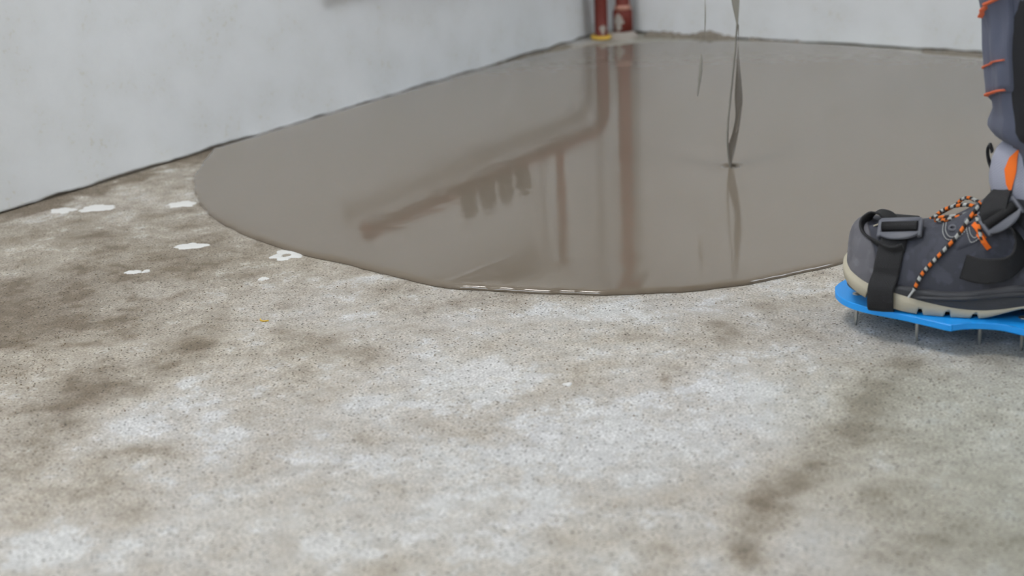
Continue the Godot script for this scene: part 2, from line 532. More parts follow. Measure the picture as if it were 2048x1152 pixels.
func build_room() -> void:
	const X := 3.6
	const Z := 4.2
	const H := 2.6
	# floor: top face with coordinates for the stains, sides below
	var mb := MB.new()
	var q := []
	for p in [Vector3(-0.2, 0, -0.2), Vector3(X + 0.2, 0, -0.2), Vector3(X + 0.2, 0, Z + 0.2), Vector3(-0.2, 0, Z + 0.2)]:
		var w: Vector3 = ROOM * p
		q.append(mb.add(p, Vector2(w.x, w.z), Vector2((w.x + 1.1) / 2.2, (w.z + 2.9) / 2.2)))
	mb.quad(q[0], q[1], q[2], q[3])
	var lo := []
	for k in 4:
		lo.append(mb.add(mb.v[q[k]] - Vector3(0, 0.15, 0), mb.uv[q[k]], mb.uv2[q[k]]))
	for k in 4: mb.quad(q[k], lo[k], lo[(k + 1) % 4], q[(k + 1) % 4])
	mb.quad(lo[3], lo[2], lo[1], lo[0])
	struct("floor", mb, M.concrete, "bare stained concrete floor slab")
	mb = MB.new()
	mb.box(Vector3(X / 2, H + 0.1, Z / 2), Vector3(X + 0.4, 0.2, Z + 0.4))
	struct("ceiling", mb, M.ceiling_paint, "white ceiling above the room")
	# left and back walls: masonry core and a coat of plaster that stops raggedly just above the slab
	var skins := [["wall_left", Vector3(-0.106, H / 2, Z / 2), Vector3(0.2, H, Z), "white plastered wall on the left with a ragged lower edge"],
		["wall_back", Vector3(X / 2, H / 2, -0.106), Vector3(X, H, 0.2), "white plastered wall at the back beside the red pipes"]]
	for k in 2:
		var s: Array = skins[k]
		mb = MB.new()
		mb.box(s[1], s[2])
		var wall := struct(s[0], mb, M.old_mortar, s[3])
		var coat := MB.new()
		var n1 := noise(50 + k, 9.0, 4)
		var n2 := noise(60 + k, 2.5, 3)
		var rows := []
		var long := Z if k == 0 else X
		var hs := [0.0, 0.0005, 0.004, 0.012, 0.03, 0.07, 0.2, 0.6, 1.4, H]
		for h in hs.size():
			var row := PackedVector3Array()
			for i in 901:
				var t := long * i / 900.0
				var edge := 0.0035 + 0.004 * n1.get_noise_2d(t, 0) + 0.003 * n2.get_noise_2d(t, 3)
				edge = maxf(edge, 0.0015)
				var y: float = edge + hs[h] * (H - edge) / H
				var out := 0.0009 * n2.get_noise_2d(t, y * 2) + 0.0015 * n1.get_noise_2d(t, y * 4 + 9) * exp(-y * 20) + 0.002 * exp(-y * 90)
				if h == 0: out = -0.0058
				row.append(Vector3(out, y, t) if k == 0 else Vector3(t, y, out))
			rows.append(row)
		coat.grid(rows, false, long, H)
		obj("plaster_coat", coat, M.plaster, wall, Transform3D(), true, true)
	# right wall and front wall, each with a window opening
	var openings := [["wall_right", 1, 1.0, 1.3], ["wall_front", 0, 1.05, 1.5]]
	for w in 2:
		var o: Array = openings[w]
		mb = MB.new()
		var long := Z if o[1] == 1 else X
		var a: float = o[2] - o[3] / 2
		var b: float = o[2] + o[3] / 2
		for r in [[0.0, a, 0.0, H], [b, long, 0.0, H], [a, b, 0.0, 1.2], [a, b, 2.46, H]]:
			var c := Vector3((r[0] + r[1]) / 2, (r[2] + r[3]) / 2, 0)
			var s := Vector3(r[1] - r[0], r[3] - r[2], 0.2)
			if o[1] == 1: mb.box(Vector3(X + 0.1, c.y, c.x), Vector3(0.2, s.y, s.x))
			else: mb.box(Vector3(c.x, c.y, Z + 0.1), Vector3(s.x, s.y, 0.2))
		struct(o[0], mb, M.plaster, ["white plastered wall on the right with a window", "white plastered wall behind the viewer with a wide window"][w])
		var fr := MB.new()
		var pa := MB.new()
		for t in [a + 0.03, b - 0.03, o[2]]:
			fr.box(Vector3(t, 1.83, 0), Vector3(0.06, 1.26, 0.07), 0.004)
		for y in [1.23, 2.43]:
			fr.box(Vector3(o[2], y, 0), Vector3(o[3], 0.06, 0.066), 0.004)
		pa.box(Vector3(o[2], 1.83, 0), Vector3(o[3] - 0.08, 1.18, 0.006))
		var pose := ROOM * (Transform3D(Basis(), Vector3(0, 0, Z + 0.12)) if o[1] == 0 else Transform3D(Basis(Vector3.UP, -PI / 2), Vector3(X + 0.12, 0, 0)))
		var win := obj("window_%d" % (w + 1), fr, M.pvc_white, self, pose, false)
		tag(win, ["white window frame in the right wall", "wide white window frame in the wall behind the viewer"][w], "", "", "structure")
		obj("pane", pa, M.glass, win, Transform3D(), false)

func build_lamp() -> void:
	var at := ROOM * Transform3D(Basis(), Vector3(0.55, 2.6, 2.3))
	var t := thing("ceiling_light", "flat square white ceiling light panel near the left wall", "ceiling light", at)
	var mb := MB.new()
	mb.box(Vector3(0, -0.02, 0), Vector3(0.64, 0.036, 0.64), 0.004)
	obj("frame", mb, M.pvc_white, t, Transform3D(), false)
	mb = MB.new()
	mb.box(Vector3(0, -0.04, 0), Vector3(0.6, 0.006, 0.6), 0.001)
	obj("diffuser", mb, M.lamp_glow, t, Transform3D(), false)
	var l := AreaLight3D.new()
	l.name = "panel_light"
	l.area_size = Vector2(0.6, 0.6)
	l.light_color = Color(1.0, 0.99, 0.98)
	l.light_energy = 3.5
	l.area_range = 12.0
	l.area_attenuation = 2.0
	l.shadow_enabled = true
	t.add_child(l)
	l.transform = Transform3D(Basis(Vector3.RIGHT, -PI / 2), Vector3(0, -0.05, 0))

func build_puddle() -> void:
	# outline in room coordinates (x, z), counter-clockwise from the left wall
	var o := [[0.008, 1.32], [0.065, 1.397], [0.11, 1.454], [0.146, 1.491], [0.204, 1.54], [0.267, 1.583], [0.347, 1.627], [0.417, 1.653], [0.494, 1.673], [0.579, 1.686], [0.654, 1.691], [0.712, 1.696],
		[0.761, 1.701], [0.798, 1.704], [0.826, 1.7], [0.871, 1.687], [0.918, 1.671], [0.968, 1.65], [1.02, 1.623], [1.063, 1.594], [1.103, 1.558], [1.139, 1.514], [1.167, 1.465], [1.198, 1.403],
		[1.22, 1.345], [1.244, 1.253], [1.264, 1.118], [1.276, 0.929], [1.26, 0.687], [1.209, 0.428], [1.12, 0.225], [1.03, 0.125], [0.954, 0.095], [0.865, 0.075], [0.705, 0.03], [0.531, 0.025],
		[0.413, 0.04], [0.3, 0.07], [0.202, 0.11], [0.171, 0.15], [0.127, 0.2], [0.081, 0.227], [0.05, 0.312], [0.03, 0.414], [0.012, 0.55], [0.008, 0.75], [0.008, 0.95], [0.008, 1.15], [0.008, 1.28]]
	var pts := []
	for p in o: pts.append(Vector3(p[0], 0, p[1]))
	pts.append(pts[0])
	var out := spline(pts, 10)
	out.remove_at(out.size() - 1)
	var wob := noise(70, 14.0, 3)
	for i in out.size():
		var p := out[i]
		if p.x > 0.05 and p.z > 0.2:
			var c := (p - Vector3(0.65, 0, 0.9)).normalized()
			out[i] = p + c * 0.0035 * wob.get_noise_2d(p.x, p.z)
	var cen := Vector3(0.875, 0, 1.065)
	var prof := [[0.0008, 0.0], [0.0001, 0.0008], [0.0, 0.0015], [0.00035, 0.0027], [0.0011, 0.0039], [0.0021, 0.0048], [0.0034, 0.0055], [0.0052, 0.0060], [0.008, 0.0064], [0.014, 0.0066], [0.034, 0.0067]]
	var inner := [0.85, 0.7, 0.55, 0.42, 0.32, 0.24, 0.18, 0.135, 0.1, 0.08, 0.065, 0.055, 0.047, 0.04, 0.034, 0.029, 0.025, 0.0215, 0.018, 0.015, 0.0125, 0.01, 0.0075, 0.005, 0.0025, 0.0]
	var rows := []
	var rim := noise(71, 30.0, 3)
	for k in prof.size() + inner.size():
		var row := PackedVector3Array()
		for p in out:
			var d: Vector3 = cen - p
			var l := d.length()
			var q: Vector3
			var y := 0.0067
			if k < prof.size():
				q = p + d / l * (prof[k][0] * (1.0 + 0.4 * wob.get_noise_2d(p.x * 2.0, p.z * 2.0)))
				y = prof[k][1] * (1.0 + 0.05 * rim.get_noise_2d(p.x, p.z))
			else:
				var r: float = (l - 0.034) * inner[k - prof.size()]
				q = cen - d / l * r
				if r < 0.09:
					y += -0.004 * exp(-pow((r - 0.006) / 0.005, 2.0)) + 0.0004 * exp(-pow((r - 0.018) / 0.006, 2.0)) + 0.0004 * cos(r * 320.0) * exp(-r * 45.0)
			row.append(Vector3(q.x, y, q.z))
		rows.append(row)
	var mb := MB.new()
	mb.grid(rows, true)
	# a flat underside just inside the slab closes it
	mb.fan(rows[0])
	tag(obj("compound_puddle", mb, M.levelling_compound, self, ROOM), "glossy grey-brown puddle of wet levelling compound spread across the floor into the corner", "puddle")

func lump_strip(pts: Array, w: float, h: float, sd: int) -> MB:
	var path := spline(pts, 30)
	var n1 := noise(sd, 18.0, 4)
	var n2 := noise(sd + 1, 60.0, 3)
	var rows := []
	for i in path.size():
		var p := path[i]
		var t: Vector3 = (path[mini(i + 1, path.size() - 1)] - path[maxi(i - 1, 0)]).normalized()
		var s := t.cross(Vector3.UP).normalized()
		var e := minf(1.0, minf(i, path.size() - 1 - i) / 6.0)
		var ww := w * (1.0 + 0.5 * n1.get_noise_2d(p.x * 2, p.z * 2)) * (0.3 + 0.7 * e)
		var hh := h * (0.9 + 1.1 * n1.get_noise_2d(p.x, p.z)) * e
		var row := PackedVector3Array()
		for k in 9:
			var a := PI * k / 8.0
			var q := p + s * (cos(a) * ww * (1 + 0.25 * n2.get_noise_3d(p.x, k * 0.1, p.z)))
			row.append(Vector3(q.x, maxf(0.0, sin(a)) * maxf(0.0015 * e, hh) * (1 + 0.5 * n2.get_noise_3d(p.x, k * 0.2 + 5, p.z)), q.z))
		rows.append(row)
	var mb := MB.new()
	mb.grid(rows)
	return mb

func build_bits() -> void:
	# ridges of old mortar left along the wall bases
	var strips := [[[Vector3(0.022, 0, 0.56), Vector3(0.02, 0, 0.42), Vector3(0.03, 0, 0.3), Vector3(0.03, 0, 0.21)], 0.013, 0.006, "ragged brown ridge of old mortar along the left wall base left of the pipes"],
		[[Vector3(0.125, 0, 0.035), Vector3(0.22, 0, 0.024), Vector3(0.3, 0, 0.02), Vector3(0.36, 0, 0.02)], 0.018, 0.013, "lumpy brown mortar ridge along the back wall just right of the pipes"],
		[[Vector3(0.39, 0, 0.016), Vector3(0.44, 0, 0.014), Vector3(0.52, 0, 0.012)], 0.01, 0.009, "short mortar ridge at the back wall left of the falling stream"],
		[[Vector3(0.80, 0, 0.022), Vector3(0.88, 0, 0.03), Vector3(1.0, 0, 0.035), Vector3(1.15, 0, 0.035)], 0.017, 0.007, "mortar ridge along the back wall near the worker's leg"]]
	for k in strips.size():
		tag(obj("mortar_ridge", lump_strip(strips[k][0], strips[k][1], strips[k][2], 80 + 3 * k), M.old_mortar, self, ROOM), strips[k][3], "mortar")
	# plaster splashes dried on the slab (room x, z, half width, half length)
	var sp := [[0.077, 1.691, 0.019, 0.014, "long white plaster splash nearest the left wall"], [0.115, 1.656, 0.028, 0.018, "torn white plaster splash beside the long one at the wall"],
		[0.222, 1.583, 0.021, 0.016, "bright white oval plaster splash touching the puddle's left end"], [0.397, 1.724, 0.022, 0.012, "thin broken white plaster splash on brown stained floor"],
		[0.414, 1.839, 0.011, 0.007, "small white plaster splash on a dark stain"], [0.426, 1.829, 0.005, 0.006, "white plaster speck right beside the small splash"],
		[0.545, 1.695, 0.02, 0.02, "ring shaped white plaster splash at the puddle's edge"], [0.587, 1.779, 0.006, 0.006, "small white plaster fleck in front of the ring shaped splash"],
		[1.103, 1.874, 0.004, 0.004, "tiny bright plaster crumb on the pale floor in the middle"]]
	for k in sp.size():
		var s: Array = sp[k]
		var mb := MB.new()
		var n1 := noise(100 + k, 1.2, 5)
		var ring := k == 6
		var rows := []
		var fr := [0.25, 0.4, 0.7, 0.92, 1.0] if ring else [0.0, 0.35, 0.7, 0.9, 1.0]
		var hy := [0.0, 0.0011, 0.0014, 0.001, 0.0] if ring else [0.0014, 0.0013, 0.0013, 0.0009, 0.0]
		for i in 5:
			var row := PackedVector3Array()
			for j in 49:
				var a := TAU * (j % 48) / 48
				var r: float = fr[i] * (1.0 + 0.6 * n1.get_noise_2d(cos(a) * 0.8, sin(a) * 0.8))
				if ring and i < 2: r = fr[i] * (1.3 + 0.7 * n1.get_noise_2d(cos(a) * 3, sin(a) * 3 + 7))
				row.append(Vector3(cos(a) * r * s[2], hy[i] + 0.0001, sin(a) * r * s[3]))
			rows.append(row)
		mb.grid(rows)
		tag(obj("plaster_splash", mb, M.plaster_splash, self, ROOM * Transform3D(Basis(Vector3.UP, 0.6), Vector3(s[0], 0, s[1]))), s[4], "splash")
	var chip := MB.new()
	chip.band(spline([Vector3(-0.006, 0.001, 0.001), Vector3(-0.003, 0.001, 0.004), Vector3(0.002, 0.001, 0.004), Vector3(0.006, 0.001, 0.0)], 4), PackedVector3Array([Vector3.UP]), 0.0016, 0.001)
	tag(obj("wood_shaving", chip, M.yellow_foam, self, ROOM * Transform3D(Basis(), Vector3(0.696, 0.0, 1.886))), "small yellow curled shaving lying on the floor in front of the puddle", "shaving")
	# sand and grit too small to count
	var grain := MB.new()
	grain.box(Vector3.ZERO, Vector3(0.0016, 0.0011, 0.0014), 0.0004)
	var mm := MultiMesh.new()
	mm.transform_format = MultiMesh.TRANSFORM_3D
	mm.mesh = grain.mesh(M.brown_sand, false)
	mm.instance_count = 2400
	for i in 2400:
		var w := Vector3(rng.randf_range(-0.62, 0.5), 0.0002, rng.randf_range(-1.85, -0.9))
		var r: Vector3 = ROOM.affine_inverse() * w
		if pow((r.x - 0.65) / 0.66, 2) + pow((r.z - 0.9) / 0.83, 2) < 1.0: w.x = -0.5 - rng.randf() * 0.1; w.z = -1.5 + rng.randf() * 0.4
		mm.set_instance_transform(i, Transform3D(Basis(Vector3(rng.randf(), rng.randf(), rng.randf() + 0.1).normalized(), rng.randf() * TAU).scaled(Vector3.ONE * (rng.randf_range(0.3, 0.8) + 0.6 * pow(rng.randf(), 8.0))), w))
	var mi := MultiMeshInstance3D.new()
	mi.name = "floor_grit"
	mi.multimesh = mm
	add_child(mi, true)
	tag(mi, "fine brown sand and grit scattered over the concrete floor", "grit", "", "stuff")

func build_pipes() -> void:
	# the thinner pipe: up from the floor, an elbow, then along the left wall
	var t := thing("heating_pipe", "thin red-brown heating pipe nearest the corner, standing in a yellow collar", "pipe", ROOM)
	var mb := MB.new()
	var p := PackedVector3Array([Vector3(0.047, 0.0, 0.1), Vector3(0.047, 0.08, 0.1), Vector3(0.047, 0.165, 0.1)])
	for k in 9:
		var a := PI / 2 * k / 8.0
		p.append(Vector3(0.047 + 0.008 * k / 8.0, 0.175 + 0.05 * sin(a), 0.15 - 0.05 * cos(a)))
	for z in [0.25, 0.4, 0.6, 0.8, 0.985]: p.append(Vector3(0.058, lerpf(0.226, 0.242, smoothstep(0.2, 0.985, z)), z))
	mb.tube(p, 0.0155, -1, 20)
	obj("pipe", mb, M.red_paint, t)
	mb = MB.new()
	mb.tube(PackedVector3Array([Vector3(0.058, 0.242, 0.975), Vector3(0.058, 0.242, 1.0)]), 0.019, -1, 20)
	obj("end_cap", mb, M.red_paint, t)
	mb = MB.new()
	mb.tube(PackedVector3Array([Vector3(0.058, 0.226, 0.335), Vector3(0.058, 0.226, 0.295)]), 0.0185, -1, 20)
	obj("tee_fitting", mb, M.red_paint, t)
	mb = MB.new()
	mb.tube(PackedVector3Array([Vector3(0.058, 0.226, 0.315), Vector3(0.058, 0.55, 0.315)]), 0.0105, -1, 16)
	obj("riser", mb, M.red_paint, t)
	mb = MB.new()
	mb.lathe(PackedVector2Array([Vector2(0.0165, 0.002), Vector2(0.024, 0.001), Vector2(0.0265, 0.005), Vector2(0.025, 0.0095), Vector2(0.0165, 0.009)]), Vector3(0.047, 0.0, 0.1), 28)
	tag(obj("collar", mb, M.yellow_foam, t), "yellow foam ring")
	mb = MB.new()
	smear(mb, 0.0157, 0.012, 0.035, 91)
	obj("plaster_smear", mb, M.white_smear, t, Transform3D(Basis(), Vector3(0.047, 0, 0.1)))
	# the thicker pipe, with a sleeve at its foot
	t = thing("riser_pipe", "thicker red-brown heating pipe with a sleeve, right of the corner, smeared with plaster", "pipe", ROOM)
	var c := Vector3(0.088, 0, 0.068)
	mb = MB.new()
	mb.tube(PackedVector3Array([c, c + Vector3(0, 1.2, 0), c + Vector3(0, 2.58, 0)]), 0.0165, -1, 24)
	obj("pipe", mb, M.red_paint, t)
	mb = MB.new()
	mb.lathe(PackedVector2Array([Vector2(0.017, 0.001), Vector2(0.0235, 0.001), Vector2(0.0235, 0.062), Vector2(0.022, 0.066), Vector2(0.017, 0.067)]), c, 28)
	obj("sleeve", mb, M.red_paint, t)
	mb = MB.new()
	mb.lathe(PackedVector2Array([Vector2(0.017, 0.067), Vector2(0.0195, 0.068), Vector2(0.02, 0.074), Vector2(0.0175, 0.078)]), c, 28)
	tag(obj("coupling_ring", mb, M.steel_bare, t), "pinkish bare ring")
	mb = MB.new()
	smear(mb, 0.0242, 0.02, 0.062, 95)
	obj("plaster_smear", mb, M.white_smear, t, Transform3D(Basis(Vector3.UP, -0.75), c))
	mb = MB.new()
	mb.lathe(PackedVector2Array([Vector2(0.037, 0.0), Vector2(0.035, 0.006), Vector2(0.029, 0.013), Vector2(0.0245, 0.017)]), c, 28)
	tag(obj("mortar_foot", mb, M.white_smear, t), "pale mortar packed round the foot")

func smear(mb: MB, r: float, y0: float, y1: float, sd: int) -> void:
	# a ragged film of plaster on the side of a pipe
	var n := noise(sd, 30.0, 3)
	var rows := []
	for i in 15:
		var y := lerpf(y0, y1, i / 14.0)
		var row := PackedVector3Array()
		var wdt := (0.5 + 0.6 * n.get_noise_2d(y, 0)) * sin(PI * (i + 0.3) / 14.6)
		for j in 9:
			var a := 0.75 + wdt * (j / 4.0 - 1.0) * 1.4
			row.append(Vector3(cos(a) * r, y, sin(a) * r))
		rows.append(row)
	mb.grid(rows)

func build_radiator() -> void:
	var t := thing("radiator", "white ribbed panel radiator hung on the left wall near the corner", "radiator", ROOM)
	var mb := MB.new()
	mb.box(Vector3(0.08, 0.75, 0.56), Vector3(0.05, 0.5, 0.42), 0.012)
	obj("panel", mb, M.radiator_white, t, Transform3D(), false)
	for k in 7:
		mb = MB.new()
		mb.box(Vector3(0.106, 0.75, 0.3875 + 0.0575 * k), Vector3(0.006, 0.44, 0.03), 0.0025)
		obj("rib", mb, M.radiator_white, t, Transform3D(), false)
	for z in [0.42, 0.7]:
		mb = MB.new()
		mb.box(Vector3(0.027, 0.8, z), Vector3(0.052, 0.03, 0.02), 0.002)
		obj("bracket", mb, M.steel, t)
	# four rounded pegs in a row under it, each on a thin arm
	for k in 4:
		var at := ROOM * Transform3D(Basis(), Vector3(0, 0.254, 0.525 + 0.066 * k))
		var peg := thing("wall_peg", ["grey rounded wall peg nearest the room corner", "second grey rounded wall peg from the room corner", "third grey rounded wall peg from the room corner", "grey rounded wall peg farthest from the room corner"][k], "peg", at, "grey pegs on the left wall")
		mb = MB.new()
		mb.tube(PackedVector3Array([Vector3(0.001, 0, 0), Vector3(0.05, 0, 0), Vector3(0.1, 0, 0)]), 0.003, -1, 10)
		obj("arm", mb, M.radiator_white, peg)
		mb = MB.new()
		mb.lathe(PackedVector2Array([Vector2(0.0, -0.033), Vector2(0.010, -0.03), Vector2(0.016, -0.019), Vector2(0.0175, -0.005), Vector2(0.0165, 0.015), Vector2(0.011, 0.03), Vector2(0.0, 0.034)]), Vector3(0.1, 0, 0), 20)
		obj("knob", mb, M.radiator_grey, peg)


func sheet(mb: MB, l: Array, r: Array, th: float, n: int, z0: float, z1: float) -> void:
	# a thin curtain of liquid between two edge curves (x, y), thickest in the middle
	var a := spline(l.map(func(p): return Vector3(p[0], p[1], z0)), n)
	var b := spline(r.map(func(p): return Vector3(p[0], p[1], z1)), n)
	var rows := []
	for i in a.size():
		var row := PackedVector3Array()
		for k in 17:
			var f := (1.0 - cos(PI * minf(k, 16 - k) / 8.0)) / 2.0
			var s := 1.0 if k < 8 else -1.0
			var p := a[i].lerp(b[i], f)
			row.append(p + Vector3(0, 0, s * th * sqrt(maxf(0.0, 4.0 * f * (1.0 - f))) + 0.0012 * sin(f * 5.0)))
		rows.append(row)
	mb.grid(rows)

func build_stream() -> void:
	var z := -2.051
	var t := thing("poured_stream", "thin twisting stream of grey levelling compound falling into the puddle", "stream", Transform3D(Basis(), Vector3(0, 0, z)))
	var mb := MB.new()
	# left strand
	mb.tube(spline([Vector3(0.3523, 0.232, 0), Vector3(0.3490, 0.1806, 0.001), Vector3(0.3425, 0.1132, 0.002), Vector3(0.3389, 0.076, 0.002), Vector3(0.3382, 0.0412, 0.001), Vector3(0.3412, 0.015, 0), Vector3(0.3435, 0.003, 0)], 8), 0.0011, 0.0018, 10)
	obj("strand", mb, M.thin_stream, t)
	mb = MB.new()
	sheet(mb, [[0.3528, 0.222], [0.3524, 0.2011], [0.3492, 0.1596], [0.3471, 0.1175], [0.3484, 0.0861], [0.3440, 0.062], [0.3385, 0.042], [0.3400, 0.016], [0.3430, 0.002]],
		[[0.3540, 0.222], [0.3560, 0.2011], [0.3590, 0.1596], [0.363, 0.1121], [0.362, 0.0908], [0.3590, 0.066], [0.3555, 0.045], [0.3510, 0.022], [0.3468, 0.002]], 0.0011, 8, 0.011, -0.012)
	obj("curtain", mb, M.wet_stream, t)
	mb = MB.new()
	sheet(mb, [[0.3520, 0.215], [0.3504, 0.226], [0.3467, 0.2425], [0.3440, 0.2571], [0.342, 0.29], [0.345, 0.40], [0.349, 0.55], [0.348, 0.70], [0.335, 0.845]],
		[[0.3538, 0.215], [0.3538, 0.226], [0.3545, 0.2384], [0.3555, 0.2566], [0.357, 0.29], [0.356, 0.40], [0.358, 0.55], [0.372, 0.70], [0.395, 0.845]], 0.0014, 8, -0.002, 0.002)
	obj("upper_curtain", mb, M.thin_stream, t)
	# thin threads that trail from the same pour
	var d := [[[Vector3(0.3047, 0.262, 0), Vector3(0.3052, 0.24, 0), Vector3(0.3048, 0.222, 0), Vector3(0.3039, 0.205, 0)], 0.0009, "upper grey drip falling in a thin thread left of the stream"],
		[[Vector3(0.2993, 0.182, 0), Vector3(0.2985, 0.165, 0), Vector3(0.2972, 0.148, 0), Vector3(0.2931, 0.116, 0)], 0.0026, "lower long grey drip falling left of the stream"]]
	for q in d:
		mb = MB.new()
		var path := spline(q[0], 8)
		var rows := []
		for i in path.size():
			var f := i / float(path.size() - 1)
			var row := PackedVector3Array()
			for k in 11:
				var a := TAU * k / 10
				row.append(path[i] + Vector3(cos(a), 0, sin(a)) * q[1] * maxf(0.05, pow(sin(PI * f), 0.7)))
			rows.append(row)
		mb.grid(rows)
		tag(obj("falling_drip", mb, M.thin_stream, self, Transform3D(Basis(), Vector3(0, 0, z))), q[2], "drip")

# ---- the boot and the spiked sole strapped under it, in BOOT axes: x from toe to heel, z towards the viewer
func bw(x: float) -> float:
	var w := lut(x, [0.06, 0.0505, 0.09, 0.0525, 0.12, 0.0515, 0.18, 0.044, 0.25, 0.041, 0.28, 0.039])
	if x < 0.066: w *= pow(maxf(0.0, 1.0 - pow((0.066 - x) / 0.046, 2.8)), 1 / 2.4)
	if x > 0.27: w *= pow(maxf(0.0, 1.0 - pow((x - 0.27) / 0.036, 2.4)), 1 / 2.2)
	return w
func byt(x: float) -> float:
	return lut(x, [0.02, 0.094, 0.0212, 0.102, 0.0235, 0.1085, 0.028, 0.1135, 0.036, 0.1155, 0.05, 0.1150, 0.07, 0.1145, 0.1, 0.1185, 0.12, 0.123, 0.145, 0.139, 0.165, 0.157, 0.19, 0.168, 0.305, 0.17])
func bpt(x: float, a: float, off := 0.0) -> Vector3:   # a from 0 (viewer's side, foot of the upper) over the top to PI
	var w := bw(x)
	var yb := 0.05
	var c := cos(a)
	var s := sin(a)
	var h := byt(x) - yb
	var p := Vector3(x, yb + h * pow(absf(s), 0.86), signf(c) * w * pow(absf(c), 0.72))
	var n := Vector3(0, s / maxf(h, 0.01), c / maxf(w, 0.01)).normalized()
	if x < 0.055: n = (n + Vector3(-(0.055 - x) * 16.0, 0, 0)).normalized()
	return p + n * off

func shell(x0: Callable, x1: Callable, a0: float, a1: float, off: float, nx: int, na: int) -> MB:
	# a piece of leather laid over the boot, with a rounded rim
	var rows := []
	for i in nx + 1:
		var row := PackedVector3Array()
		for j in na + 1:
			var a := lerpf(a0, a1, j / float(na))
			var x := lerpf(x0.call(a), x1.call(a), i / float(nx))
			var rim := off if i > 0 and i < nx and j > 0 and j < na else -0.001
			row.append(bpt(x, a, rim))
		rows.append(row)
	var mb := MB.new()
	mb.grid(rows)
	return mb

func sole_rows(prof: Callable, n: int, m: int) -> Array:
	# rings round the foot: prof(x, k) gives [outset, y]
	var rows := []
	for k in m:
		var row := PackedVector3Array()
		for i in n + 1:
			var f := (i % n) / float(n)
			# walk near side toe->heel, then far side back
			var g := f * 2.0 if f < 0.5 else 2.0 - f * 2.0
			var x := 0.02 + 0.286 * (1.0 - cos(g * PI)) / 2.0
			var q: Array = prof.call(x, k)
			var w := bw(clampf(x, 0.02001, 0.30599))
			var z := w * (1.0 if f < 0.5 else -1.0)
			var out := Vector3(x - 0.155 if x < 0.05 or x > 0.27 else 0.0, 0, z * 2.0).normalized()
			if x < 0.066: out = Vector3(-pow((0.066 - x) / 0.046, 1.6), 0, signf(z) * pow(absf(z) / 0.052, 1.4)).normalized()
			row.append(Vector3(x, q[1], z) + out * float(q[0]))
		rows.append(row)
	return rows

